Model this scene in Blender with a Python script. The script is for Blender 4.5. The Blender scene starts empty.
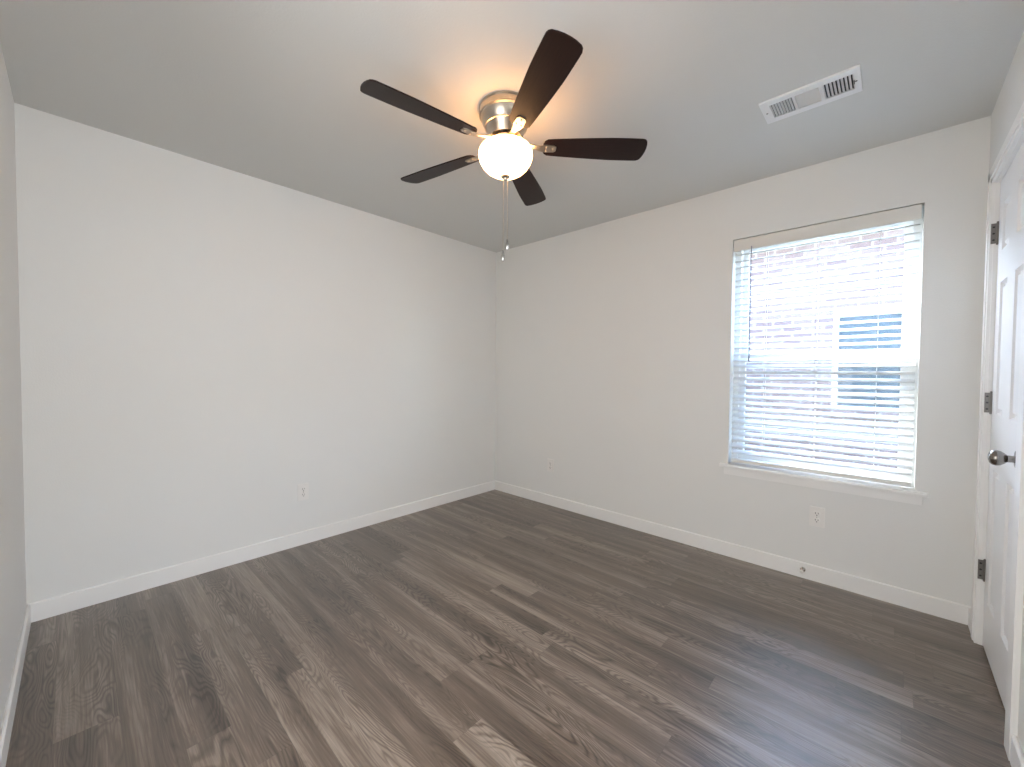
import bpy, bmesh, math, random
from mathutils import Vector, Matrix
random.seed(7)
PI = math.pi
SC = bpy.context.scene
COL = SC.collection

# ------------------------------------------------------------------ camera
W, D, H = 3.304, 3.133, 2.44          # room: x 0..W, y -D..0, z 0..H
CAM = (2.98911, -2.95632, 1.21219)
RX = Vector((0.73123371, 0.68208333, 0.00771911))
UP = Vector((-0.02390711, 0.01431726, 0.99961166))
FW = Vector((-0.68170793, 0.73113429, -0.02677591))
cd = bpy.data.cameras.new('camera')
cam = bpy.data.objects.new('camera', cd)
COL.objects.link(cam)
cd.sensor_width = 36.0
cd.lens = 406.527 / 1024.0 * 36.0
cd.clip_start = 0.02
cam.matrix_world = Matrix(((RX.x, UP.x, -FW.x, CAM[0]), (RX.y, UP.y, -FW.y, CAM[1]),
                           (RX.z, UP.z, -FW.z, CAM[2]), (0, 0, 0, 1)))
SC.camera = cam

# ------------------------------------------------------------------ world, sun, lights, exposure
SC.view_settings.view_transform = 'Standard'
SC.view_settings.look = 'None'
SC.view_settings.gamma = 1.0
SC.view_settings.use_curve_mapping = False
SC.view_settings.exposure = 1.75
SC.cycles.max_bounces = 16
SC.cycles.diffuse_bounces = 10
SC.cycles.transparent_max_bounces = 24
wd = bpy.data.worlds.new('sky')
SC.world = wd
wd.use_nodes = True
nt = wd.node_tree
nt.nodes.clear()
sky = nt.nodes.new('ShaderNodeTexSky')
sky.sky_type = 'NISHITA'
sky.sun_disc = False
sky.sun_elevation = math.radians(44)
sky.sun_rotation = math.radians(-60)
bgn = nt.nodes.new('ShaderNodeBackground')
bgn.inputs['Strength'].default_value = 2.6
wo = nt.nodes.new('ShaderNodeOutputWorld')
nt.links.new(sky.outputs[0], bgn.inputs[0])
nt.links.new(bgn.outputs[0], wo.inputs[0])

sd = bpy.data.lights.new('sun', 'SUN')
sd.energy = 4.5
sd.angle = math.radians(0.6)
sd.color = (1.0, 0.97, 0.92)
sun = bpy.data.objects.new('sun', sd)
COL.objects.link(sun)
sdir = Vector((-0.60, 0.40, 0.69)).normalized()      # towards the sun
sun.rotation_euler = sdir.to_track_quat('Z', 'Y').to_euler()
sun.location = (-4, 5, 8)


def area(name, loc, target, sx, sy, power, col, portal=False):
    a = bpy.data.lights.new(name, 'AREA')
    a.shape = 'RECTANGLE'
    a.size, a.size_y = sx, sy
    a.energy = power
    a.color = col
    if portal:
        a.cycles.is_portal = True
    o = bpy.data.objects.new(name, a)
    COL.objects.link(o)
    o.location = loc
    d = Vector(target) - Vector(loc)
    o.rotation_euler = d.to_track_quat('-Z', 'Y').to_euler()
    return o


area('window_portal', (2.65, 0.30, 1.36), (2.65, -1, 1.36), 0.95, 1.55, 1, (1, 1, 1), True)
# added fill lamps, out of view, shining in through two made-up doorways
area('hall_fill', (W + 1.15, -2.62, 1.45), (W, -2.50, 1.45), 1.2, 1.5, 20, (0.96, 0.975, 0.99))
area('entry_fill', (2.1, -D - 1.1, 1.25), (2.05, 0, 1.25), 2.4, 2.1, 22, (1.0, 0.98, 0.96))


# ------------------------------------------------------------------ materials
def new_mat(name):
    m = bpy.data.materials.new(name)
    m.use_nodes = True
    t = m.node_tree
    return m, t, t.nodes['Principled BSDF']


def N(t, kind, **kw):
    n = t.nodes.new(kind)
    for k, v in kw.items():
        if k in n.inputs:
            n.inputs[k].default_value = v
        else:
            setattr(n, k, v)
    return n


def plain(name, col, rough=0.5, metal=0.0, noise=0.0, scale=30.0, bump=0.0, bscale=200.0, coat=0.0, spec=0.5):
    m, t, b = new_mat(name)
    b.inputs['Base Color'].default_value = (*col, 1)
    b.inputs['Roughness'].default_value = rough
    b.inputs['Metallic'].default_value = metal
    b.inputs['Specular IOR Level'].default_value = spec
    b.inputs['Coat Weight'].default_value = coat
    tc = N(t, 'ShaderNodeTexCoord')
    if noise:
        n = N(t, 'ShaderNodeTexNoise')
        n.inputs['Scale'].default_value = scale
        n.inputs['Detail'].default_value = 4
        t.links.new(tc.outputs['Object'], n.inputs['Vector'])
        mx = N(t, 'ShaderNodeMix', data_type='RGBA')
        mx.inputs[6].default_value = (*[c * (1 - noise) for c in col], 1)
        mx.inputs[7].default_value = (*[min(1, c * (1 + noise)) for c in col], 1)
        t.links.new(n.outputs[0], mx.inputs[0])
        t.links.new(mx.outputs[2], b.inputs['Base Color'])
    if bump:
        n2 = N(t, 'ShaderNodeTexNoise')
        n2.inputs['Scale'].default_value = bscale
        n2.inputs['Detail'].default_value = 2
        t.links.new(tc.outputs['Object'], n2.inputs['Vector'])
        bp = N(t, 'ShaderNodeBump')
        bp.inputs['Strength'].default_value = bump
        bp.inputs['Distance'].default_value = 0.002
        t.links.new(n2.outputs[0], bp.inputs['Height'])
        t.links.new(bp.outputs[0], b.inputs['Normal'])
    return m


M = {}
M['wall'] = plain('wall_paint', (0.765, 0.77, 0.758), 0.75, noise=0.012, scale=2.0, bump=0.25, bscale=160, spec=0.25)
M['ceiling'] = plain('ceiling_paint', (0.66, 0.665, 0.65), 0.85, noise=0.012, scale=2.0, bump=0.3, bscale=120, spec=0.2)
M['trim'] = plain('white_trim_paint', (0.84, 0.84, 0.83), 0.35, noise=0.01, scale=6, spec=0.5)
M['door'] = plain('white_door_paint', (0.80, 0.80, 0.80), 0.32, noise=0.01, scale=6, bump=0.06, bscale=90)
M['vinyl'] = plain('white_vinyl', (0.80, 0.81, 0.80), 0.35, noise=0.01, scale=5)
M['plate'] = plain('white_plastic_plate', (0.80, 0.79, 0.77), 0.3, noise=0.01, scale=20)
M['hole'] = plain('socket_hole', (0.03, 0.03, 0.03), 0.6, noise=0.1)
M['hinge'] = plain('satin_nickel_hinge', (0.22, 0.21, 0.20), 0.38, metal=1.0, noise=0.12, scale=60)
M['knob'] = plain('satin_nickel_knob', (0.30, 0.28, 0.26), 0.22, metal=1.0, noise=0.06, scale=80)
M['valance'] = plain('blind_valance_vinyl', (0.72, 0.71, 0.67), 0.4, noise=0.015, scale=8)
M['cord'] = plain('white_cord', (0.8, 0.8, 0.78), 0.8, noise=0.05, scale=300)
M['wand'] = plain('clear_grey_wand', (0.22, 0.23, 0.26), 0.25, noise=0.05, scale=50)
M['vent'] = plain('white_vent_enamel', (0.80, 0.81, 0.82), 0.35, noise=0.01, scale=30)
M['duct'] = plain('dark_duct', (0.09, 0.10, 0.11), 0.7, noise=0.1)
M['chrome'] = plain('chrome', (0.6, 0.6, 0.6), 0.15, metal=1.0, noise=0.04, scale=60)
M['rubber'] = plain('white_rubber', (0.75, 0.75, 0.73), 0.6, noise=0.03)
M['soffit'] = plain('white_soffit', (0.75, 0.76, 0.78), 0.6, noise=0.02)
M['roof'] = plain('grey_shingles', (0.2, 0.19, 0.18), 0.9, noise=0.3, scale=25)
M['gravel'] = plain('dry_grass_ground', (0.42, 0.40, 0.32), 0.95, noise=0.3, scale=20, bump=0.5, bscale=60)
M['darkglass'] = plain('neighbour_window_glass', (0.05, 0.06, 0.065), 0.1, noise=0.1, scale=2, spec=0.3)
M['fill_hall_floor'] = plain('fill_hall_vinyl', (0.22, 0.185, 0.155), 0.4, noise=0.15, scale=8)
M['brass'] = plain('lamp_socket', (0.5, 0.4, 0.25), 0.3, metal=1.0, noise=0.03)


def slat_material():
    # thin faux-wood vinyl lets a little light through
    m, t, b = new_mat('blind_slat_vinyl')
    out = t.nodes['Material Output']
    b.inputs['Base Color'].default_value = (0.82, 0.83, 0.82, 1)
    b.inputs['Roughness'].default_value = 0.35
    tr = N(t, 'ShaderNodeBsdfTranslucent')
    tr.inputs['Color'].default_value = (0.80, 0.82, 0.82, 1)
    mx = N(t, 'ShaderNodeMixShader')
    mx.inputs[0].default_value = 0.06
    tc = N(t, 'ShaderNodeTexCoord')
    n = N(t, 'ShaderNodeTexNoise')
    n.inputs['Scale'].default_value = 12
    t.links.new(tc.outputs['Object'], n.inputs['Vector'])
    mc = N(t, 'ShaderNodeMix', data_type='RGBA')
    mc.inputs[6].default_value = (0.70, 0.72, 0.72, 1)
    mc.inputs[7].default_value = (0.75, 0.77, 0.77, 1)
    t.links.new(n.outputs[0], mc.inputs[0])
    t.links.new(mc.outputs[2], b.inputs['Base Color'])
    t.links.new(b.outputs[0], mx.inputs[1])
    t.links.new(tr.outputs[0], mx.inputs[2])
    t.links.new(mx.outputs[0], out.inputs['Surface'])
    return m


def glass_material():
    m, t, b = new_mat('window_glass')
    out = t.nodes['Material Output']
    tp = N(t, 'ShaderNodeBsdfTransparent')
    tp.inputs['Color'].default_value = (0.93, 0.96, 0.96, 1)
    gl = N(t, 'ShaderNodeBsdfGlossy')
    gl.inputs['Roughness'].default_value = 0.02
    mx = N(t, 'ShaderNodeMixShader')
    mx.inputs[0].default_value = 0.02
    t.links.new(tp.outputs[0], mx.inputs[1])
    t.links.new(gl.outputs[0], mx.inputs[2])
    t.links.new(mx.outputs[0], out.inputs['Surface'])
    return m


def screen_material():
    # fine insect mesh over the lower sash
    m, t, b = new_mat('insect_screen')
    out = t.nodes['Material Output']
    tp = N(t, 'ShaderNodeBsdfTransparent')
    df = N(t, 'ShaderNodeBsdfDiffuse')
    df.inputs['Color'].default_value = (0.12, 0.12, 0.13, 1)
    tc = N(t, 'ShaderNodeTexCoord')
    w1 = N(t, 'ShaderNodeTexWave', bands_direction='X')
    w1.inputs['Scale'].default_value = 200
    w2 = N(t, 'ShaderNodeTexWave', bands_direction='Z')
    w2.inputs['Scale'].default_value = 200
    ma = N(t, 'ShaderNodeMath', operation='MAXIMUM')
    t.links.new(tc.outputs['Object'], w1.inputs['Vector'])
    t.links.new(tc.outputs['Object'], w2.inputs['Vector'])
    t.links.new(w1.outputs['Fac'], ma.inputs[0])
    t.links.new(w2.outputs['Fac'], ma.inputs[1])
    gt = N(t, 'ShaderNodeMath', operation='GREATER_THAN')
    gt.inputs[1].default_value = 0.93
    t.links.new(ma.outputs[0], gt.inputs[0])
    mx = N(t, 'ShaderNodeMixShader')
    t.links.new(gt.outputs[0], mx.inputs[0])
    t.links.new(tp.outputs[0], mx.inputs[1])
    t.links.new(df.outputs[0], mx.inputs[2])
    t.links.new(mx.outputs[0], out.inputs['Surface'])
    return m


def floor_material():
    # each plank carries its own UV island: u along the plank (metres), v across it, plus a tone attribute
    m, t, b = new_mat('vinyl_oak_planks')
    L = t.links.new
    uv = N(t, 'ShaderNodeUVMap')
    uv.uv_map = 'plank'
    at = N(t, 'ShaderNodeAttribute')
    at.attribute_name = 'tone'
    mp = N(t, 'ShaderNodeMapping')
    mp.inputs['Scale'].default_value = (1.0, 6.0, 1.0)
    L(uv.outputs[0], mp.inputs[0])
    # cathedral grain = contour lines of a stretched noise field
    n1 = N(t, 'ShaderNodeTexNoise')
    n1.inputs['Scale'].default_value = 1.9
    n1.inputs['Detail'].default_value = 1.5
    n1.inputs['Roughness'].default_value = 0.45
    n1.inputs['Distortion'].default_value = 0.35
    L(mp.outputs[0], n1.inputs['Vector'])
    mul = N(t, 'ShaderNodeMath', operation='MULTIPLY')
    mul.inputs[1].default_value = 26.0
    L(n1.outputs[0], mul.inputs[0])
    fr = N(t, 'ShaderNodeMath', operation='PINGPONG')
    fr.inputs[1].default_value = 0.5
    L(mul.outputs[0], fr.inputs[0])
    gr = N(t, 'ShaderNodeValToRGB')
    e = gr.color_ramp.elements
    e[0].position, e[0].color = 0.0, (0.0, 0.0, 0.0, 1)
    e[1].position, e[1].color = 0.32, (1, 1, 1, 1)
    L(fr.outputs[0], gr.inputs[0])
    # fine fibres along the plank
    mp2 = N(t, 'ShaderNodeMapping')
    mp2.inputs['Scale'].default_value = (3.0, 95.0, 1.0)
    L(uv.outputs[0], mp2.inputs[0])
    n2 = N(t, 'ShaderNodeTexNoise')
    n2.inputs['Scale'].default_value = 1.6
    n2.inputs['Detail'].default_value = 5
    n2.inputs['Roughness'].default_value = 0.6
    L(mp2.outputs[0], n2.inputs['Vector'])
    # broad light and dark strips inside a plank
    mp3 = N(t, 'ShaderNodeMapping')
    mp3.inputs['Scale'].default_value = (0.55, 9.0, 1.0)
    L(uv.outputs[0], mp3.inputs[0])
    n3 = N(t, 'ShaderNodeTexNoise')
    n3.inputs['Scale'].default_value = 1.3
    n3.inputs['Detail'].default_value = 3
    L(mp3.outputs[0], n3.inputs['Vector'])
    # where the cathedral figure shows strongly
    n4 = N(t, 'ShaderNodeTexNoise')
    n4.inputs['Scale'].default_value = 0.9
    L(mp.outputs[0], n4.inputs['Vector'])
    r4 = N(t, 'ShaderNodeMapRange')
    r4.inputs[1].default_value = 0.40
    r4.inputs[2].default_value = 0.62
    L(n4.outputs[0], r4.inputs[0])
    # value = tone + strips + fibres
    a1 = N(t, 'ShaderNodeMath', operation='MULTIPLY_ADD')
    a1.inputs[1].default_value = 1.35
    L(n3.outputs[0], a1.inputs[0])
    L(at.outputs['Fac'], a1.inputs[2])
    a2 = N(t, 'ShaderNodeMath', operation='MULTIPLY_ADD')
    a2.inputs[1].default_value = 1.0
    L(n2.outputs[0], a2.inputs[0])
    L(a1.outputs[0], a2.inputs[2])
    sb = N(t, 'ShaderNodeMath', operation='SUBTRACT')
    sb.inputs[1].default_value = 0.64
    L(a2.outputs[0], sb.inputs[0])
    # subtract grain lines
    inv = N(t, 'ShaderNodeMath', operation='SUBTRACT')
    inv.inputs[0].default_value = 1.0
    L(gr.outputs[0], inv.inputs[1])
    gm = N(t, 'ShaderNodeMath', operation='MULTIPLY')
    L(inv.outputs[0], gm.inputs[0])
    L(r4.outputs[0], gm.inputs[1])
    gs = N(t, 'ShaderNodeMath', operation='MULTIPLY_ADD')
    gs.inputs[1].default_value = -0.42
    L(gm.outputs[0], gs.inputs[0])
    L(sb.outputs[0], gs.inputs[2])
    cr = N(t, 'ShaderNodeValToRGB')
    e = cr.color_ramp.elements
    e[0].position, e[0].color = 0.0, (0.034, 0.021, 0.014, 1)
    e[1].position, e[1].color = 1.0, (0.36, 0.295, 0.24, 1)
    k = cr.color_ramp.elements.new(0.5)
    k.color = (0.138, 0.101, 0.076, 1)
    L(gs.outputs[0], cr.inputs[0])
    # thin bevel line at plank edges, stored as an attribute-free UV2 map (0..1 across)
    uv2 = N(t, 'ShaderNodeUVMap')
    uv2.uv_map = 'edge'
    sp = N(t, 'ShaderNodeSeparateXYZ')
    L(uv2.outputs[0], sp.inputs[0])
    mn = N(t, 'ShaderNodeMath', operation='MINIMUM')
    L(sp.outputs[0], mn.inputs[0])
    L(sp.outputs[1], mn.inputs[1])
    er = N(t, 'ShaderNodeMapRange')
    er.inputs[1].default_value = 0.0
    er.inputs[2].default_value = 0.0022
    er.inputs[3].default_value = 0.80
    er.inputs[4].default_value = 1.0
    L(mn.outputs[0], er.inputs[0])
    mc = N(t, 'ShaderNodeMix', data_type='RGBA', blend_type='MULTIPLY')
    mc.inputs[0].default_value = 1.0
    L(cr.outputs[0], mc.inputs[6])
    L(er.outputs[0], mc.inputs[7])
    L(mc.outputs[2], b.inputs['Base Color'])
    rr = N(t, 'ShaderNodeMapRange')
    rr.inputs[3].default_value = 0.30
    rr.inputs[4].default_value = 0.42
    L(n2.outputs[0], rr.inputs[0])
    L(rr.outputs[0], b.inputs['Roughness'])
    b.inputs['Specular IOR Level'].default_value = 0.6
    b.inputs['Coat Weight'].default_value = 0.6
    b.inputs['Coat IOR'].default_value = 1.6
    b.inputs['Coat Roughness'].default_value = 0.36
    bp = N(t, 'ShaderNodeBump')
    bp.inputs['Strength'].default_value = 0.25
    bp.inputs['Distance'].default_value = 0.001
    L(gs.outputs[0], bp.inputs['Height'])
    L(bp.outputs[0], b.inputs['Normal'])
    return m


def brick_material():
    m, t, b = new_mat('pale_red_brick')
    tc = N(t, 'ShaderNodeTexCoord')
    sp = N(t, 'ShaderNodeSeparateXYZ')
    cb = N(t, 'ShaderNodeCombineXYZ')
    t.links.new(tc.outputs['Object'], sp.inputs[0])
    t.links.new(sp.outputs[0], cb.inputs[0])
    t.links.new(sp.outputs[2], cb.inputs[1])
    br = N(t, 'ShaderNodeTexBrick')
    br.inputs['Scale'].default_value = 1.0
    br.inputs['Brick Width'].default_value = 0.21
    br.inputs['Row Height'].default_value = 0.076
    br.inputs['Mortar Size'].default_value = 0.007
    br.inputs['Color1'].default_value = (0.085, 0.052, 0.048, 1)
    br.inputs['Color2'].default_value = (0.12, 0.085, 0.08, 1)
    br.inputs['Mortar'].default_value = (0.24, 0.23, 0.22, 1)
    t.links.new(cb.outputs[0], br.inputs['Vector'])
    t.links.new(br.outputs[0], b.inputs['Base Color'])
    b.inputs['Roughness'].default_value = 0.9
    return m


def nickel_material():
    m, t, b = new_mat('brushed_nickel')
    b.inputs['Metallic'].default_value = 1.0
    b.inputs['Base Color'].default_value = (0.58, 0.52, 0.44, 1)
    b.inputs['Roughness'].default_value = 0.30
    tc = N(t, 'ShaderNodeTexCoord')
    mp = N(t, 'ShaderNodeMapping')
    mp.inputs['Scale'].default_value = (3, 3, 500)
    n = N(t, 'ShaderNodeTexNoise')
    n.inputs['Scale'].default_value = 3
    t.links.new(tc.outputs['Object'], mp.inputs[0])
    t.links.new(mp.outputs[0], n.inputs['Vector'])
    mr = N(t, 'ShaderNodeMapRange')
    mr.inputs[3].default_value = 0.22
    mr.inputs[4].default_value = 0.40
    t.links.new(n.outputs[0], mr.inputs[0])
    t.links.new(mr.outputs[0], b.inputs['Roughness'])
    return m


def blade_material():
    m, t, b = new_mat('espresso_wood_blade')
    tc = N(t, 'ShaderNodeTexCoord')
    mp = N(t, 'ShaderNodeMapping')
    mp.inputs['Scale'].default_value = (4, 90, 4)
    n = N(t, 'ShaderNodeTexNoise')
    n.inputs['Scale'].default_value = 2
    n.inputs['Detail'].default_value = 4
    t.links.new(tc.outputs['Object'], mp.inputs[0])
    t.links.new(mp.outputs[0], n.inputs['Vector'])
    mx = N(t, 'ShaderNodeMix', data_type='RGBA')
    mx.inputs[6].default_value = (0.008, 0.005, 0.005, 1)
    mx.inputs[7].default_value = (0.028, 0.012, 0.010, 1)
    t.links.new(n.outputs[0], mx.inputs[0])
    t.links.new(mx.outputs[2], b.inputs['Base Color'])
    b.inputs['Roughness'].default_value = 0.38
    b.inputs['Specular IOR Level'].default_value = 0.18
    return m


GLOBE = 4.6


def globe_material():
    m, t, b = new_mat('frosted_glass_lit')
    b.inputs['Base Color'].default_value = (0.9, 0.87, 0.78, 1)
    b.inputs['Roughness'].default_value = 0.35
    tc = N(t, 'ShaderNodeTexCoord')
    n = N(t, 'ShaderNodeTexNoise')
    n.inputs['Scale'].default_value = 9
    n.inputs['Detail'].default_value = 3
    t.links.new(tc.outputs['Object'], n.inputs['Vector'])
    mx = N(t, 'ShaderNodeMix', data_type='RGBA')
    mx.inputs[6].default_value = (1.0, 0.47, 0.17, 1)
    mx.inputs[7].default_value = (1.0, 0.54, 0.22, 1)
    t.links.new(n.outputs[0], mx.inputs[0])
    t.links.new(mx.outputs[2], b.inputs['Emission Color'])
    b.inputs['Emission Strength'].default_value = GLOBE
    return m


M['slat'] = slat_material()
M['glass'] = glass_material()
M['screen'] = screen_material()
M['floor'] = floor_material()
M['brick'] = brick_material()
M['nickel'] = nickel_material()
M['blade'] = blade_material()
M['globe'] = globe_material()


# ------------------------------------------------------------------ mesh helpers
def add_box(bm, x0, x1, y0, y1, z0, z1, mat=None):
    r = bmesh.ops.create_cube(bm, size=1.0)
    vs = r['verts']
    bmesh.ops.scale(bm, vec=(x1 - x0, y1 - y0, z1 - z0), verts=vs)
    bmesh.ops.translate(bm, vec=((x0 + x1) / 2, (y0 + y1) / 2, (z0 + z1) / 2), verts=vs)
    if mat is not None:
        bmesh.ops.transform(bm, matrix=mat, verts=vs)
    return vs


def bevel_all(bm, w, seg=2):
    bmesh.ops.bevel(bm, geom=list(bm.edges), offset=w, segments=seg, profile=0.5, affect='EDGES', clamp_overlap=True)


def lathe(bm, prof, seg=48, mat=None, close=True):
    """prof: (r, z) from one end to the other; a 0 radius closes the end."""
    rings = []
    new = []
    for r, z in prof:
        if r < 1e-6:
            v = bm.verts.new((0, 0, z))
            rings.append([v])
            new.append(v)
        else:
            ring = [bm.verts.new((r * math.cos(2 * PI * i / seg), r * math.sin(2 * PI * i / seg), z)) for i in range(seg)]
            rings.append(ring)
            new += ring
    for a, b in zip(rings, rings[1:]):
        for i in range(seg):
            j = (i + 1) % seg
            if len(a) == 1 and len(b) == 1:
                continue
            if len(a) == 1:
                bm.faces.new((a[0], b[i], b[j]))
            elif len(b) == 1:
                bm.faces.new((a[i], b[0], a[j]))
            else:
                bm.faces.new((a[i], b[i], b[j], a[j]))
    if mat is not None:
        bmesh.ops.transform(bm, matrix=mat, verts=new)
    return new


def tube(bm, pts, r, seg=8):
    """round tube through points"""
    rings = []
    P = [Vector(p) for p in pts]
    for i, p in enumerate(P):
        d = (P[min(i + 1, len(P) - 1)] - P[max(i - 1, 0)]).normalized()
        a = d.orthogonal().normalized() if i == 0 else (ra - d * ra.dot(d)).normalized()
        ra = a
        b = d.cross(a)
        rings.append([bm.verts.new(p + (a * math.cos(2 * PI * k / seg) + b * math.sin(2 * PI * k / seg)) * r) for k in range(seg)])
    for A, B in zip(rings, rings[1:]):
        for k in range(seg):
            bm.faces.new((A[k], A[(k + 1) % seg], B[(k + 1) % seg], B[k]))
    bm.faces.new(rings[0][::-1])
    bm.faces.new(rings[-1])


def obj(name, bm, m, parent=None, loc=(0, 0, 0), rot=(0, 0, 0), smooth=False, angle=35):
    bmesh.ops.recalc_face_normals(bm, faces=bm.faces)
    me = bpy.data.meshes.new(name)
    bm.to_mesh(me)
    bm.free()
    me.materials.append(m)
    if smooth:
        for p in me.polygons:
            p.use_smooth = True
        me.set_sharp_from_angle(angle=math.radians(angle))
    o = bpy.data.objects.new(name, me)
    COL.objects.link(o)
    o.parent = parent
    o.location = loc
    o.rotation_euler = rot
    return o


def empty(name, loc=(0, 0, 0), rot=(0, 0, 0), parent=None):
    o = bpy.data.objects.new(name, None)
    COL.objects.link(o)
    o.empty_display_size = 0.05
    o.location = loc
    o.rotation_euler = rot
    o.parent = parent
    return o


def tag(o, label=None, cat=None, group=None, kind=None):
    if label:
        o['label'] = label
    if cat:
        o['category'] = cat
    if group:
        o['group'] = group
    if kind:
        o['kind'] = kind
    return o


# ------------------------------------------------------------------ room shell
T = 0.12           # wall thickness
WX0, WX1, WZ0, WZ1 = 2.208, 3.092, 0.597, 2.094      # window opening
YOUT = 0.24                                          # outer face of the brick veneer

# floor: one mesh of individual planks running along x
bm = bmesh.new()
uvl = bm.loops.layers.uv.new('plank')
uve = bm.loops.layers.uv.new('edge')
ton = bm.faces.layers.float.new('tone')
widths = []
y = 0.0
rows = []
pattern = [0.135, 0.158, 0.128, 0.105, 0.128, 0.128, 0.112, 0.108, 0.108, 0.100, 0.100, 0.100, 0.095, 0.107, 0.13, 0.13, 0.13, 0.13, 0.115, 0.09, 0.078, 0.078, 0.12, 0.12]
joints = {1: [2.94], 4: [1.72, 2.30], 5: [2.09], 7: [2.687]}
i = 0
ri = 0
y = 0.0
while y > -D:
    w = pattern[ri % len(pattern)]
    y1 = max(y - w, -D)
    rows.append((y, y1))
    y = y1
    ri += 1
for ri, (ya, yb) in enumerate(rows):
    x = -random.uniform(0.1, 1.1)
    k = 0
    while x < W:
        L_ = random.choice([0.92, 1.22, 1.22, 1.05])
        xa, xb = max(x, 0.0), min(x + L_, W + 0.05)
        x += L_
        if xb <= 0:
            continue
        vs = [bm.verts.new(c) for c in ((xa, yb, 0), (xb, yb, 0), (xb, ya, 0), (xa, ya, 0))]
        f = bm.faces.new(vs)
        ou, ov = random.uniform(0, 200), random.uniform(0, 200)
        f[ton] = random.uniform(-0.12, 0.12)
        L_x, L_y = xb - xa, ya - yb
        # (the thin edge line uses four small quads' distances; corners get 0, so split the face)
        for lp, (u, v) in zip(f.loops, ((0, 0), (L_x, 0), (L_x, L_y), (0, L_y))):
            lp[uvl].uv = (u + ou, v + ov)
            lp[uve].uv = (0, 0)
# edge distance needs interior vertices: inset every plank by 3 mm
faces = list(bm.faces)
for f in faces:
    t0 = f[ton]
    res = bmesh.ops.inset_individual(bm, faces=[f], thickness=0.003, use_even_offset=True, use_interpolate=True)
    for nf in res['faces']:
        nf[ton] = t0
    for lp in f.loops:
        lp[uve].uv = (0.003, 0.003)
    for nf in res['faces']:
        for lp in nf.loops:
            inner = any(l2.face == f for l2 in lp.vert.link_loops)
            lp[uve].uv = (0.003, 0.003) if inner else (0, 0)
me = bpy.data.meshes.new('floor')
bmesh.ops.recalc_face_normals(bm, faces=bm.faces)
bm.normal_update()
if bm.faces and sum(f.normal.z for f in bm.faces) < 0:
    bmesh.ops.reverse_faces(bm, faces=bm.faces)
bm.to_mesh(me)
bm.free()
me.materials.append(M['floor'])
fl = bpy.data.objects.new('floor', me)
COL.objects.link(fl)
tag(fl, 'grey-brown wood-look plank floor', 'floor', kind='structure')

# ceiling with a duct hole behind the register
VX0, VX1, VY0, VY1 = 2.520, 2.870, -0.829, -0.640
hx0, hx1, hy0, hy1 = VX0 + 0.03, VX1 - 0.02, VY0 + 0.03, VY1 - 0.03
bm = bmesh.new()
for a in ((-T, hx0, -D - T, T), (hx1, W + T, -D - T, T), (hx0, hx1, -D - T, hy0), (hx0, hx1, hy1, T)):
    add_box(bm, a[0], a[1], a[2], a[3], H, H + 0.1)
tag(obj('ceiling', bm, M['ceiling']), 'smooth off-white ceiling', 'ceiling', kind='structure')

bm = bmesh.new()
add_box(bm, -T, 0, -D - T, YOUT, -0.1, H)
tag(obj('wall_left', bm, M['wall']), 'plain white wall left of the far corner', 'wall', kind='structure')

bm = bmesh.new()
add_box(bm, 0, WX0, 0, T, -0.1, H)
add_box(bm, WX1, W + T, 0, T, -0.1, H)
add_box(bm, WX0, WX1, 0, T, -0.1, WZ0)
add_box(bm, WX0, WX1, 0, T, WZ1, H)
tag(obj('wall_back', bm, M['wall']), 'white wall that holds the window', 'wall', kind='structure')

# brick veneer outside, around the same opening
bm = bmesh.new()
add_box(bm, -T, WX0 + 0.02, T, YOUT, -0.3, H + 0.3)
add_box(bm, WX1 - 0.02, W + 1.5, T, YOUT, -0.3, H + 0.3)
add_box(bm, WX0 + 0.02, WX1 - 0.02, T, YOUT, -0.3, WZ0 + 0.0)
add_box(bm, WX0 + 0.02, WX1 - 0.02, T, YOUT, WZ1 - 0.02, H + 0.3)
tag(obj('wall_outside', bm, M['brick']), 'brick outer face of the window wall', 'wall', kind='structure')

# near wall (beside and behind the camera) 
bm = bmesh.new()
NX0, NX1 = 1.75, 2.65            # unseen doorway behind the camera, added to let the entry fill in
add_box(bm, 0, NX0, -D - T, -D, -0.1, H)
add_box(bm, NX1, W + T, -D - T, -D, -0.1, H)
add_box(bm, NX0, NX1, -D - T, -D, 2.06, H)
tag(obj('wall_near', bm, M['wall']), 'white wall at the left picture edge', 'wall', kind='structure')

# right wall with the closet door opening
DY0, DY1 = -0.190, -0.868        # clear opening (far, near)
DZ = 2.062
bm = bmesh.new()
add_box(bm, W, W + T, DY0 + 0.02, 0, -0.1, H)
HY0, HY1 = -2.12, -2.94          # unseen doorway added to let the hall fill in
add_box(bm, W, W + T, HY0, DY1 - 0.02, -0.1, H)
add_box(bm, W, W + T, -D - T, HY1, -0.1, H)
add_box(bm, W, W + T, HY1, HY0, DZ, H)
add_box(bm, W, W + T, DY1 - 0.02, DY0 + 0.02, DZ + 0.02, H)
tag(obj('wall_right', bm, M['wall']), 'white wall that holds the closet door', 'wall', kind='structure')


def board(name, x0, x1, y0, y1, z1=0.093, label=''):
    bm = bmesh.new()
    add_box(bm, x0, x1, y0, y1, 0.0, z1)
    es = [e for e in bm.edges if all(abs(v.co.z - z1) < 1e-5 for v in e.verts)]
    bmesh.ops.bevel(bm, geom=es, offset=0.005, segments=1, affect='EDGES')
    return tag(obj(name, bm, M['trim']), label, 'baseboard', kind='structure')


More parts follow.
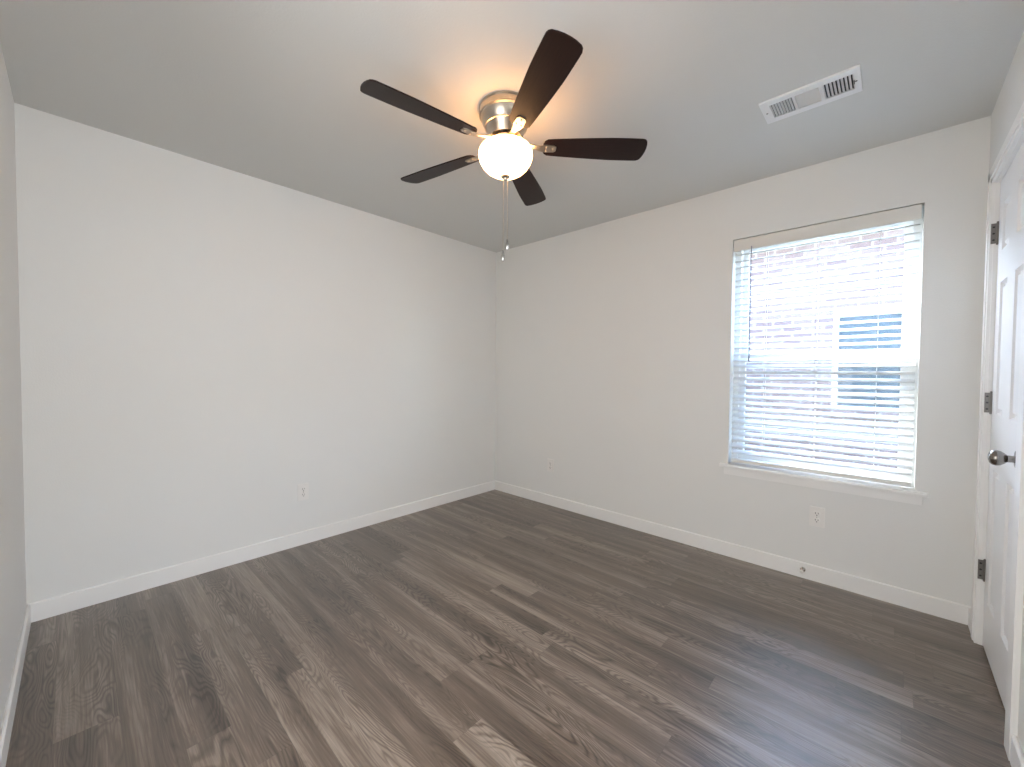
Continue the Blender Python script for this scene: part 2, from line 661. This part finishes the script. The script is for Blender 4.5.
BT = 0.013
board('baseboard_left', 0, BT, -D, 0, label='white baseboard along the left wall')
board('baseboard_back', BT, W, -BT, 0, label='white baseboard under the window wall')
board('baseboard_near', BT, 1.68, -D, -D + BT, label='white baseboard at the left picture edge')
CW = 0.066
board('baseboard_right', W - BT, W, DY0 + CW + 0.005, -BT, label='short white baseboard piece beside the door casing')
board('baseboard_right_2', W - BT, W, -2.05, DY1 - 0.102, label='white baseboard at the right picture edge')

# unseen hall added for the fill lamps; closet shell blocks a light leak
bm = bmesh.new()
XB, YB = W + T + 1.2, -D - T - 1.1
add_box(bm, XB, XB + 0.1, YB, T, -0.1, H)
add_box(bm, W + T, XB, -1.7, -1.6, -0.1, H)
add_box(bm, 0.1, XB + 0.1, YB - 0.1, YB, -0.1, H)
add_box(bm, 0.1, 0.2, YB, -D - T, -0.1, H)
tag(obj('wall_fill_hall', bm, M['wall']), 'unseen hall walls added around the fill light', 'wall', kind='structure')
bm = bmesh.new()
add_box(bm, W + T, XB + 0.1, YB - 0.1, T, H, H + 0.1)
add_box(bm, 0.1, W + T, YB - 0.1, -D - T, H, H + 0.1)
tag(obj('ceiling_fill_hall', bm, M['ceiling']), 'unseen hall ceiling added around the fill light', 'ceiling', kind='structure')
bm = bmesh.new()
add_box(bm, W + 0.05, XB + 0.1, YB - 0.1, T, -0.1, -0.001)
add_box(bm, 0.1, W + 0.05, YB - 0.1, -D, -0.1, -0.001)
tag(obj('floor_fill_hall', bm, M['fill_hall_floor']), 'unseen hall floor added around the fill light', 'floor', kind='structure')

# casing round the door
bm = bmesh.new()
cx0, cx1 = W - 0.015, W


def casing_piece(bm, y0, y1, z0, z1):
    add_box(bm, cx0 + 0.004, cx1, y0, y1, z0, z1)


casing_piece(bm, DY0 + 0.004, DY0 + CW, 0, DZ + CW)
casing_piece(bm, DY1 - 0.100, DY1 - 0.004, 0, DZ + CW)
casing_piece(bm, DY1 - 0.100, DY0 + CW, DZ + 0.004, DZ + CW)
# raised back band on the outer two thirds
add_box(bm, cx0, cx1, DY0 + 0.024, DY0 + CW - 0.002, 0, DZ + CW - 0.002)
add_box(bm, cx0, cx1, DY1 - 0.098, DY1 - 0.024, 0, DZ + CW - 0.002)
add_box(bm, cx0, cx1, DY1 - 0.098, DY0 + CW - 0.002, DZ + 0.024, DZ + CW - 0.002)
tag(obj('trim_1', bm, M['trim']), 'white casing around the closet door', 'trim', kind='structure')
# jamb
DF = W + 0.014                     # room side face of the door
bm = bmesh.new()
add_box(bm, W, W + T, DY0, DY0 + 0.02, 0, DZ + 0.02)
add_box(bm, W, W + T, DY1 - 0.02, DY1, 0, DZ + 0.02)
add_box(bm, W, W + T, DY1, DY0, DZ, DZ + 0.02)
add_box(bm, DF + 0.038, DF + 0.05, DY0 - 0.012, DY0, 0, DZ)
add_box(bm, DF + 0.038, DF + 0.05, DY1, DY1 + 0.012, 0, DZ)
add_box(bm, DF + 0.038, DF + 0.05, DY1, DY0, DZ - 0.012, DZ)
tag(obj('trim_2', bm, M['trim']), 'white door jamb', 'trim', kind='structure')

# six-panel door
door = empty('door_1', (DF, (DY0 + DY1) / 2, 0))
tag(door, 'white six-panel closet door', 'door', kind='structure')
dy_far, dy_near = DY0 - 0.003, DY1 + 0.003
cyd = (DY0 + DY1) / 2
cols_ = [(-0.280, -0.420), (-0.560, -0.712)]
rows_ = [(0.225, 0.812), (1.050, 1.610), (1.745, 1.942)]
bm = bmesh.new()
ys = sorted({dy_near, dy_far, *[c for a in cols_ for c in a]})
zs = sorted({0.010, DZ - 0.003, *[c for a in rows_ for c in a]})
vg = {}


def gv(y_, z_, x_=0.0):
    key = (round(y_, 5), round(z_, 5), round(x_, 5))
    if key not in vg:
        vg[key] = bm.verts.new((x_, y_ - cyd, z_))
    return vg[key]


for a, b_ in zip(ys, ys[1:]):
    for c, d_ in zip(zs, zs[1:]):
        is_panel = any(abs(a - q[1]) < 1e-6 and abs(b_ - q[0]) < 1e-6 for q in cols_) and \
            any(abs(c - q[0]) < 1e-6 and abs(d_ - q[1]) < 1e-6 for q in rows_)
        if not is_panel:
            bm.faces.new((gv(a, c), gv(b_, c), gv(b_, d_), gv(a, d_)))
        else:
            # moulded recess: slope in, flat groove, slope back out to the raised field
            steps = [(0, 0), (0.009, 0.012), (0.016, 0.014), (0.026, 0.004)]
            loops = []
            for ins, dep in steps:
                loops.append([gv(a + ins, c + ins, dep), gv(b_ - ins, c + ins, dep), gv(b_ - ins, d_ - ins, dep), gv(a + ins, d_ - ins, dep)])
            for P_, Q_ in zip(loops, loops[1:]):
                for k in range(4):
                    bm.faces.new((P_[k], P_[(k + 1) % 4], Q_[(k + 1) % 4], Q_[k]))
            bm.faces.new(loops[-1])
# sides and back
th = 0.035
y0_, y1_ = dy_near, dy_far
z0_, z1_ = 0.010, DZ - 0.003
bl = [bm.verts.new((th, q[0] - cyd, q[1])) for q in ((y0_, z0_), (y1_, z0_), (y1_, z1_), (y0_, z1_))]
bm.faces.new(bl[::-1])
bm.faces.new([gv(q, z0_) for q in ys] + [bl[1], bl[0]])
bm.faces.new([gv(q, z1_) for q in ys] + [bl[2], bl[3]])
bm.faces.new([gv(y1_, q) for q in zs] + [bl[2], bl[1]])
bm.faces.new([gv(y0_, q) for q in zs] + [bl[3], bl[0]])
obj('door_slab', bm, M['door'], door)
# knob: rose, neck, egg-shaped grip, pointing into the room (-x)
kn = empty('door_knob', (0, -0.745 - cyd, 0.925), parent=door)
Rk = Matrix.Rotation(-PI / 2, 4, 'Y')
bm = bmesh.new()
lathe(bm, [(0, 0), (0.032, 0), (0.032, 0.004), (0.029, 0.008), (0.016, 0.010), (0.0, 0.010)], 32, Rk)
obj('rose', bm, M['knob'], kn, smooth=True)
bm = bmesh.new()
lathe(bm, [(0, 0.008), (0.0125, 0.008), (0.0115, 0.016), (0.0125, 0.026), (0.019, 0.033), (0.0255, 0.042), (0.0275, 0.051),
           (0.0255, 0.060), (0.019, 0.067), (0.010, 0.070), (0, 0.071)], 32, Rk)
obj('knob_grip', bm, M['knob'], kn, smooth=True)
for hz in (1.840, 1.095, 0.343):
    hg = empty('hinge', (0, DY0 - cyd, hz), parent=door)
    bm = bmesh.new()
    add_box(bm, -0.022, 0.0, -0.0015, 0.0, -0.044, 0.044)
    obj('hinge_leaf', bm, M['hinge'], hg)
    bm = bmesh.new()
    tube(bm, [(-0.003, -0.004, -0.047), (-0.003, -0.004, 0.047)], 0.0040, 14)
    for q in (-0.047, 0.047):
        bmesh.ops.create_uvsphere(bm, u_segments=10, v_segments=6, radius=0.0045, matrix=Matrix.Translation((-0.003, -0.004, q)))
    obj('knuckle', bm, M['hinge'], hg, smooth=True)
    for q in (-0.028, 0.0, 0.028):
        bm = bmesh.new()
        lathe(bm, [(0, 0), (0.0042, 0), (0.003, 0.0012), (0, 0.0012)], 12,
              Matrix.Translation((-0.014, -0.0014, q)) @ Matrix.Rotation(PI / 2, 4, 'X'))
        obj('screw', bm, M['hole'], hg)

# ------------------------------------------------------------------ window unit
win = empty('window_1', ((WX0 + WX1) / 2, 0.12, WZ0))
tag(win, 'white vinyl single-hung window behind the blind', 'window', kind='structure')
wx, wy, wz = win.location


def wbox(bm, x0, x1, y0, y1, z0, z1):
    add_box(bm, x0 - wx, x1 - wx, y0 - wy, y1 - wy, z0 - wz, z1 - wz)


def rect_frame(x0, x1, z0, z1, y0, y1, t_, tb=None, tt=None):
    bm = bmesh.new()
    tb = tb or t_
    tt = tt or t_
    wbox(bm, x0, x0 + t_, y0, y1, z0, z1)
    wbox(bm, x1 - t_, x1, y0, y1, z0, z1)
    wbox(bm, x0 + t_, x1 - t_, y0, y1, z0, z0 + tb)
    wbox(bm, x0 + t_, x1 - t_, y0, y1, z1 - tt, z1)
    return bm


obj('window_frame', rect_frame(WX0, WX1, WZ0, WZ1, 0.075, 0.165, 0.035), M['vinyl'], win)
obj('upper_sash', rect_frame(WX0 + 0.035, WX1 - 0.035, 1.300, WZ1 - 0.035, 0.125, 0.150, 0.032, 0.04, 0.03), M['vinyl'], win)
obj('lower_sash', rect_frame(WX0 + 0.035, WX1 - 0.035, WZ0 + 0.035, 1.345, 0.092, 0.120, 0.032, 0.045, 0.045), M['vinyl'], win)
bm = bmesh.new()
wbox(bm, WX0 + 0.066, WX1 - 0.066, 0.135, 0.139, 1.335, WZ1 - 0.062)
obj('upper_pane', bm, M['glass'], win)
bm = bmesh.new()
wbox(bm, WX0 + 0.066, WX1 - 0.066, 0.104, 0.108, WZ0 + 0.078, 1.302)
obj('lower_pane', bm, M['glass'], win)
bm = bmesh.new()
wbox(bm, WX0 + 0.045, WX1 - 0.045, 0.1560, 0.1565, WZ0 + 0.045, 1.31)
obj('insect_screen', bm, M['screen'], win)
bm = bmesh.new()
wbox(bm, 2.615, 2.685, 0.078, 0.092, 1.345, 1.357)
obj('sash_lock', bm, M['vinyl'], win)

# stool and apron
bm = bmesh.new()
add_box(bm, WX0, WX1, 0.0, 0.076, WZ0, 0.617)
add_box(bm, 2.163, 3.141, -0.042, 0.0, WZ0, 0.617)
es = [e for e in bm.edges if all(v.co.y < -0.041 for v in e.verts)]
bmesh.ops.bevel(bm, geom=es, offset=0.006, segments=3, affect='EDGES')
tag(obj('trim_3', bm, M['trim']), 'white window stool', 'trim', kind='structure')
bm = bmesh.new()
add_box(bm, 2.185, 3.120, -0.012, 0.0, 0.548, WZ0)
tag(obj('trim_4', bm, M['trim']), 'white apron under the window stool', 'trim', kind='structure')

# ------------------------------------------------------------------ blind
bl_o = empty('window_blind', (2.6485, 0.035, 0.617))
tag(bl_o, 'white horizontal slatted blind hanging inside the window opening, slats tilted open', 'blind')
ox, oy, oz = bl_o.location
bx0, bx1 = 2.219, 3.080


def bbox_(bm, x0, x1, y0, y1, z0, z1):
    return add_box(bm, x0 - ox, x1 - ox, y0 - oy, y1 - oy, z0 - oz, z1 - oz)


bm = bmesh.new()
bbox_(bm, 2.2155, 3.0835, -0.004, 0.003, 2.013, 2.088)
bevel_all(bm, 0.0015, 1)
obj('valance', bm, M['valance'], bl_o)
bm = bmesh.new()
bbox_(bm, bx0, bx1, 0.008, 0.060, 2.040, 2.088)
obj('headrail', bm, M['valance'], bl_o)
TILT = math.radians(22)
sp_, z_top, z_bot = 0.0405, 1.995, 0.690
ns = int((z_top - z_bot) / sp_) + 1
sl_me = None
for k in range(ns):
    z = z_top - k * sp_
    if sl_me is None:
        bm = bmesh.new()
        n_ = 6
        up = []
        dn = []
        for q in range(n_ + 1):
            u = -0.025 + 0.05 * q / n_
            crown = 0.0016 * (1 - (u / 0.025) ** 2)
            up.append((u, crown + 0.0014))
            dn.append((u, crown - 0.0014))
        ringc = up + dn[::-1]
        L0 = [bm.verts.new((bx0 - ox, c[0], c[1])) for c in ringc]
        L1 = [bm.verts.new((bx1 - ox, c[0], c[1])) for c in ringc]
        for q in range(len(ringc)):
            j = (q + 1) % len(ringc)
            bm.faces.new((L0[q], L0[j], L1[j], L1[q]))
        bm.faces.new(L0[::-1])
        bm.faces.new(L1)
        s = obj('slat', bm, M['slat'], bl_o, (0, 0, z - oz), (TILT, 0, 0), smooth=True)
        sl_me = s.data
    else:
        s = bpy.data.objects.new('slat', sl_me)
        COL.objects.link(s)
        s.parent = bl_o
        s.location = (0, 0, z - oz)
        s.rotation_euler = (TILT, 0, 0)
bm = bmesh.new()
bbox_(bm, bx0, bx1, 0.012, 0.062, 0.628, 0.652)
bevel_all(bm, 0.004, 2)
obj('bottom_rail', bm, M['valance'], bl_o, smooth=True)
for lx in (2.400, 2.663, 2.930):
    bm = bmesh.new()
    for yy in (0.0095, 0.0605):
        tube(bm, [(lx - ox, yy - oy, 0.65 - oz), (lx - ox, yy - oy, 2.045 - oz)], 0.0011, 6)
    for k in range(ns):
        z = z_top - k * sp_ - oz - 0.003
        tube(bm, [(lx - ox, 0.0095 - oy, z - 0.010), (lx - ox, 0.0605 - oy, z + 0.010)], 0.0008, 5)
    obj('ladder_cord', bm, M['cord'], bl_o)
bm = bmesh.new()
tube(bm, [(2.318 - ox, -0.008 - oy, 2.03 - oz), (2.318 - ox, -0.008 - oy, 1.31 - oz)], 0.0035, 6)
tube(bm, [(2.318 - ox, -0.008 - oy, 1.33 - oz), (2.318 - ox, -0.008 - oy, 1.295 - oz)], 0.005, 8)
obj('tilt_wand', bm, M['wand'], bl_o, smooth=True)

# ------------------------------------------------------------------ outlets
def outlet(x, y, z, rz, label):
    o = empty('wall_outlet', (x, y, z), (0, 0, rz))      # local: plate faces -y
    tag(o, label, 'outlet')
    bm = bmesh.new()
    add_box(bm, -0.036, 0.036, -0.0075, 0, -0.058, 0.058)
    es = [e for e in bm.edges if all(v.co.y < -0.007 for v in e.verts)]
    bmesh.ops.bevel(bm, geom=es, offset=0.0025, segments=2, affect='EDGES')
    obj('cover_plate', bm, M['plate'], o)
    for s in (-1, 1):
        bm = bmesh.new()
        r = lathe(bm, [(0, 0), (0.0172, 0), (0.0172, 0.0022), (0.0162, 0.003), (0, 0.003)], 28,
                  Matrix.Translation((0, -0.0072, s * 0.0195)) @ Matrix.Rotation(PI / 2, 4, 'X'))
        for v in r:
            v.co.z = s * 0.0195 + max(-0.0145, min(0.0145, v.co.z - s * 0.0195))
        rc = obj('receptacle', bm, M['plate'], o)
        bm = bmesh.new()
        for sx, hh in ((-0.0065, 0.0095), (0.0065, 0.0075)):
            add_box(bm, sx - 0.0013, sx + 0.0013, -0.0107, -0.0095, s * 0.0195 + 0.003 - hh / 2, s * 0.0195 + 0.003 + hh / 2)
        lathe(bm, [(0, 0), (0.0028, 0), (0.0028, 0.0012), (0, 0.0012)], 12,
              Matrix.Translation((0, -0.0095, s * 0.0195 - 0.008)) @ Matrix.Rotation(PI / 2, 4, 'X'))
        obj('slots', bm, M['hole'], rc)
    bm = bmesh.new()
    lathe(bm, [(0, 0), (0.0036, 0), (0.003, 0.0014), (0, 0.0016)], 14,
          Matrix.Translation((0, -0.0074, 0)) @ Matrix.Rotation(PI / 2, 4, 'X'))
    obj('screw', bm, M['chrome'], o)
    return o


outlet(0.0, -1.885, 0.368, PI / 2, 'white duplex outlet low on the left wall')
outlet(0.728, 0.0, 0.365, 0, 'small white outlet low on the window wall, nearest the far corner')
outlet(2.690, 0.0, 0.380, 0, 'white duplex outlet below the window sill')

# ------------------------------------------------------------------ door stop on the baseboard
ds = empty('door_stop', (2.630, -BT, 0.052))
tag(ds, 'small chrome door stop on the baseboard below the window', 'door stop')
ds.scale = (1.25, 1.1, 1.25)
Rm = Matrix.Rotation(PI / 2, 4, 'X')
bm = bmesh.new()
lathe(bm, [(0, 0), (0.011, 0), (0.011, 0.003), (0.007, 0.007), (0, 0.007)], 20, Rm)
obj('mount', bm, M['chrome'], ds, smooth=True)
bm = bmesh.new()
pr = [(0, 0.006)]
for q in range(12):
    pr += [(0.0062, 0.006 + q * 0.0026), (0.0048, 0.0073 + q * 0.0026)]
pr.append((0, 0.037))
lathe(bm, pr, 16, Rm)
obj('spring', bm, M['chrome'], ds, smooth=True)
bm = bmesh.new()
lathe(bm, [(0, 0.036), (0.0075, 0.036), (0.0078, 0.044), (0.006, 0.048), (0, 0.049)], 16, Rm)
obj('rubber_tip', bm, M['rubber'], ds, smooth=True)

# ------------------------------------------------------------------ ceiling register
vt = empty('ceiling_vent', ((VX0 + VX1) / 2, (VY0 + VY1) / 2, H))
tag(vt, 'white rectangular air register with three louvre sections on the ceiling', 'vent')
VW, VH = VX1 - VX0, VY1 - VY0
hw, hh_ = VW / 2, VH / 2
secs = [(-0.400, -0.155), (-0.130, 0.110), (0.150, 0.435)]      # x ranges as fractions of VW
yb0, yb1 = -hh_ * 0.62, hh_ * 0.62
bm = bmesh.new()
zf0, zf1 = -0.009, -0.006
xs = [-hw] + [q * VW for s in secs for q in s] + [hw]
add_box(bm, -hw, hw, -hh_, yb0, zf0, zf1)
add_box(bm, -hw, hw, yb1, hh_, zf0, zf1)
for k in range(0, len(xs), 2):
    add_box(bm, xs[k], xs[k + 1], yb0, yb1, zf0, zf1)
# turned-up rim to the ceiling
add_box(bm, -hw, hw, -hh_, -hh_ + 0.003, zf1, 0)
add_box(bm, -hw, hw, hh_ - 0.003, hh_, zf1, 0)
add_box(bm, -hw, -hw + 0.003, -hh_ + 0.003, hh_ - 0.003, zf1, 0)
add_box(bm, hw - 0.003, hw, -hh_ + 0.003, hh_ - 0.003, zf1, 0)
obj('frame', bm, M['vent'], vt)
for si, (a, b_) in enumerate(secs):
    a, b_ = a * VW, b_ * VW
    if si == 1:
        nl = 9
        for k in range(nl):
            yy = yb0 + (k + 0.5) * (yb1 - yb0) / nl
            bm = bmesh.new()
            add_box(bm, a - 0.002, b_ + 0.002, -0.0085, 0.0085, -0.0005, 0.0005)
            obj('louvre', bm, M['vent'], vt, (0, yy, 0.002), (math.radians(-78), 0, 0))
    else:
        nl = 8
        for k in range(nl + 1):
            xx = a + k * (b_ - a) / nl
            bm = bmesh.new()
            lw_ = 0.0045 if si == 0 else 0.0055
            add_box(bm, -lw_, lw_, yb0 - 0.002, yb1 + 0.002, -0.0005, 0.0005)
            obj('louvre', bm, M['vent'], vt, (xx, 0, -0.003), (0, math.radians(-50 if si == 0 else 42), 0))
bm = bmesh.new()
x0, x1, y0, y1 = hx0 - vt.location.x + 0.001, hx1 - vt.location.x - 0.001, hy0 - vt.location.y + 0.001, hy1 - vt.location.y - 0.001
add_box(bm, x0, x1, y0, y1, 0.085, 0.088)
add_box(bm, x0, x0 + 0.002, y0, y1, 0.0, 0.085)
add_box(bm, x1 - 0.002, x1, y0, y1, 0.0, 0.085)
add_box(bm, x0, x1, y0, y0 + 0.002, 0.0, 0.085)
add_box(bm, x0, x1, y1 - 0.002, y1, 0.0, 0.085)
obj('duct', bm, M['duct'], vt)
for q in (-hw + 0.016, hw - 0.016):
    bm = bmesh.new()
    lathe(bm, [(0, 0), (0.0045, 0), (0.0035, 0.0016), (0, 0.002)], 14, Matrix.Translation((q, 0, zf0)) @ Matrix.Rotation(PI, 4, 'X'))
    obj('screw', bm, M['hinge'], vt)
bm = bmesh.new()
add_box(bm, hw - 0.024, hw - 0.021, -0.012, 0.010, zf0 - 0.006, zf0)
obj('damper_lever', bm, M['duct'], vt)

# ------------------------------------------------------------------ ceiling fan
FX, FY = 1.646, -1.572
fan = empty('ceiling_fan', (FX, FY, H))
tag(fan, 'brushed nickel hugger ceiling fan with five dark blades and a lit glass bowl', 'ceiling fan')
bm = bmesh.new()
prof = [(0, 0), (0.124, 0), (0.124, -0.006), (0.121, -0.009), (0.121, -0.030), (0.124, -0.033), (0.124, -0.038), (0.117, -0.042),
        (0.112, -0.060), (0.101, -0.082), (0.0995, -0.084), (0.0995, -0.089), (0.095, -0.090), (0.086, -0.108), (0.078, -0.128), (0.074, -0.134), (0.0, -0.134)]
lathe(bm, prof, 64)
obj('motor_housing', bm, M['nickel'], fan, smooth=True, angle=40)
bm = bmesh.new()
lathe(bm, [(0, -0.134), (0.052, -0.134), (0.052, -0.146), (0, -0.146)], 48)
obj('shaft_collar', bm, M['hole'], fan, smooth=True)
bm = bmesh.new()
lathe(bm, [(0, -0.146), (0.066, -0.146), (0.068, -0.149), (0.068, -0.158), (0.062, -0.161), (0.058, -0.168), (0.078, -0.172), (0.080, -0.178), (0, -0.178)], 48)
obj('light_fitter', bm, M['nickel'], fan, smooth=True)
GZ = -2.44
bm = bmesh.new()
lathe(bm, [(0.092, -0.1700), (0.104, -0.1745), (0.117, -0.184), (0.1245, -0.198), (0.1265, -0.213), (0.1245, -0.228), (0.118, -0.246), (0.107, -0.264),
           (0.090, -0.282), (0.068, -0.296), (0.042, -0.306), (0.016, -0.310), (0, -0.3105)], 64)
obj('glass_bowl', bm, M['globe'], fan, smooth=True, angle=60)
bm = bmesh.new()
lathe(bm, [(0, -0.3095), (0.021, -0.3095), (0.022, -0.3125), (0.018, -0.317), (0.010, -0.320), (0.008, -0.327), (0.004, -0.330), (0, -0.330)], 32)
obj('finial', bm, M['nickel'], fan, smooth=True)
for (cx_, cy_, zend) in ((-0.0085, -0.004, 1.735 - H), (0.0085, 0.006, 1.786 - H)):
    bm = bmesh.new()
    tube(bm, [(cx_ * 0.8, cy_ * 0.8, -0.315), (cx_, cy_, -0.34), (cx_, cy_, zend + 0.05)], 0.0014, 6)
    nb = 60
    for q in range(nb):
        zz = -0.325 + (zend + 0.05 + 0.325) * q / nb
        bmesh.ops.create_icosphere(bm, subdivisions=1, radius=0.0017, matrix=Matrix.Translation((cx_, cy_, zz)))
    ch = obj('pull_chain', bm, M['nickel'], fan, smooth=True)
    bm = bmesh.new()
    z1 = zend
    lathe(bm, [(0, z1 + 0.054), (0.002, z1 + 0.053), (0.0045, z1 + 0.046), (0.0072, z1 + 0.030), (0.0080, z1 + 0.016), (0.0062, z1 + 0.004), (0.003, z1), (0, z1)], 16,
          Matrix.Translation((cx_, cy_, 0)))
    obj('pull_handle', bm, M['chrome'], ch, smooth=True)

BZ = -0.172
for k in range(5):
    ang = math.radians((-99.0, -28.8, 45.0, 117.0, 190.0)[k])
    # blade: tapered paddle with rounded tip, pitched
    bm = bmesh.new()
    R0, R1 = 0.175, 0.660
    out = []
    nseg = 10

    def hw_(r):
        u = (r - R0) / (R1 - R0)
        return 0.044 + 0.023 * min(1, u * 1.5) ** 0.7
    top = []
    for q in range(nseg + 1):
        r = R0 + 0.02 + (R1 - 0.05 - R0 - 0.02) * q / nseg
        top.append((r, hw_(r)))
    tip = [(R1 - 0.028, hw_(R1) * 0.99), (R1 - 0.017, hw_(R1) * 0.93), (R1 - 0.009, hw_(R1) * 0.80), (R1 - 0.003, hw_(R1) * 0.5), (R1, 0.012), (R1, -0.012), (R1 - 0.003, -hw_(R1) * 0.5), (R1 - 0.009, -hw_(R1) * 0.80), (R1 - 0.017, -hw_(R1) * 0.93), (R1 - 0.028, -hw_(R1) * 0.99)]
    root = [(R0 + 0.006, -0.036), (R0, -0.022), (R0, 0.022), (R0 + 0.006, 0.036)]
    poly = top + tip + [(a, -b) for a, b in top[::-1]] + root
    lo = [bm.verts.new((a, b, -0.003)) for a, b in poly]
    hi = [bm.verts.new((a, b, 0.003)) for a, b in poly]
    bm.faces.new(lo[::-1])
    bm.faces.new(hi)
    for q in range(len(poly)):
        j = (q + 1) % len(poly)
        bm.faces.new((lo[q], lo[j], hi[j], hi[q]))
    pitch = math.radians(-12)
    bmesh.ops.rotate(bm, cent=(0, 0, 0), matrix=Matrix.Rotation(pitch, 3, 'X'), verts=bm.verts)
    bl = obj('blade', bm, M['blade'], fan, (0, 0, BZ), (0, 0, ang))
    # blade iron: arm from the flywheel, forked plate under the blade root
    bm = bmesh.new()
    secs_ = [(0.050, 0.013, 0.018, 0.0035), (0.090, 0.012, 0.014, 0.0035), (0.130, 0.011, 0.004, 0.003), (0.160, 0.016, -0.0055, 0.0022),
             (0.185, 0.022, -0.0058, 0.002), (0.225, 0.020, -0.0058, 0.002), (0.236, 0.012, -0.0058, 0.002)]
    prev = None
    Rp = Matrix.Rotation(pitch, 3, 'X')
    for (r, w_, zc, hz) in secs_:
        u = max(0, min(1, (r - 0.09) / 0.07))
        Ru = Matrix.Rotation(pitch * u, 3, 'X')
        ring = [bm.verts.new(Ru @ Vector((r, sx * w_, zc + sz * hz))) for sx, sz in ((-1, -1), (1, -1), (1, 1), (-1, 1))]
        if prev:
            for q in range(4):
                j = (q + 1) % 4
                bm.faces.new((prev[q], prev[j], ring[j], ring[q]))
        else:
            bm.faces.new(ring[::-1])
        prev = ring
    bm.faces.new(prev)
    for sx, sy in ((0.190, -0.011), (0.190, 0.011), (0.222, 0.0)):
        bmesh.ops.create_uvsphere(bm, u_segments=10, v_segments=6, radius=0.0042,
                                  matrix=Matrix.Translation(Rp @ Vector((sx, sy, -0.008))))
    obj('blade_iron', bm, M['nickel'], bl, smooth=True)

# ------------------------------------------------------------------ outside: ground and neighbouring house
bm = bmesh.new()
add_box(bm, -12, 14, YOUT, 3.6, -0.35, -0.30)
tag(obj('ground', bm, M['gravel']), 'pale ground between the two houses', 'ground', kind='structure')
NY = 3.2
nh = empty('neighbouring_house', (2.8, NY, -0.30))
tag(nh, 'pale brick house seen through the blind, with one white-framed window', 'house')
nx, ny, nz = nh.location
wx0, wx1, wz0, wz1 = 2.47, 3.13, 0.80, 1.98


def nbox(bm, x0, x1, y0, y1, z0, z1):
    add_box(bm, x0 - nx, x1 - nx, y0 - ny, y1 - ny, z0 - nz, z1 - nz)


bm = bmesh.new()
nbox(bm, -6, wx0, NY, NY + 0.15, -0.30, 2.95)
nbox(bm, wx1, 9, NY, NY + 0.15, -0.30, 2.95)
nbox(bm, wx0, wx1, NY, NY + 0.15, -0.30, wz0)
nbox(bm, wx0, wx1, NY, NY + 0.15, wz1, 2.95)
obj('brick_wall', bm, M['brick'], nh)
bm = bmesh.new()
for a in ((wx0, wx0 + 0.05, wz0, wz1), (wx1 - 0.05, wx1, wz0, wz1), (wx0 + 0.05, wx1 - 0.05, wz0, wz0 + 0.05),
          (wx0 + 0.05, wx1 - 0.05, wz1 - 0.05, wz1), (wx0 + 0.05, wx1 - 0.05, 1.36, 1.42)):
    nbox(bm, a[0], a[1], NY + 0.02, NY + 0.09, a[2], a[3])
wf = obj('window_frame', bm, M['vinyl'], nh)
bm = bmesh.new()
nbox(bm, wx0 + 0.05, wx1 - 0.05, NY + 0.05, NY + 0.06, wz0 + 0.05, wz1 - 0.05)
obj('pane', bm, M['darkglass'], wf)
bm = bmesh.new()
nbox(bm, wx0 - 0.05, wx1 + 0.05, NY - 0.03, NY, wz0 - 0.07, wz0)
obj('brick_sill', bm, M['brick'], nh)
bm = bmesh.new()
nbox(bm, -6.3, 9.3, NY - 0.35, NY + 0.15, 2.95, 2.98)
nbox(bm, -6.3, 9.3, NY - 0.37, NY - 0.35, 2.93, 3.10)
obj('soffit', bm, M['soffit'], nh)
bm = bmesh.new()
v = [bm.verts.new((a - nx, b - ny, c - nz)) for a, b, c in
     ((-6.3, NY - 0.40, 3.10), (9.3, NY - 0.40, 3.10), (9.3, NY + 3.5, 4.9), (-6.3, NY + 3.5, 4.9),
      (-6.3, NY - 0.40, 3.13), (9.3, NY - 0.40, 3.13), (9.3, NY + 3.5, 4.93), (-6.3, NY + 3.5, 4.93))]
for q in ((0, 3, 2, 1), (4, 5, 6, 7), (0, 1, 5, 4), (1, 2, 6, 5), (2, 3, 7, 6), (3, 0, 4, 7)):
    bm.faces.new([v[k] for k in q])
obj('roof', bm, M['roof'], nh)
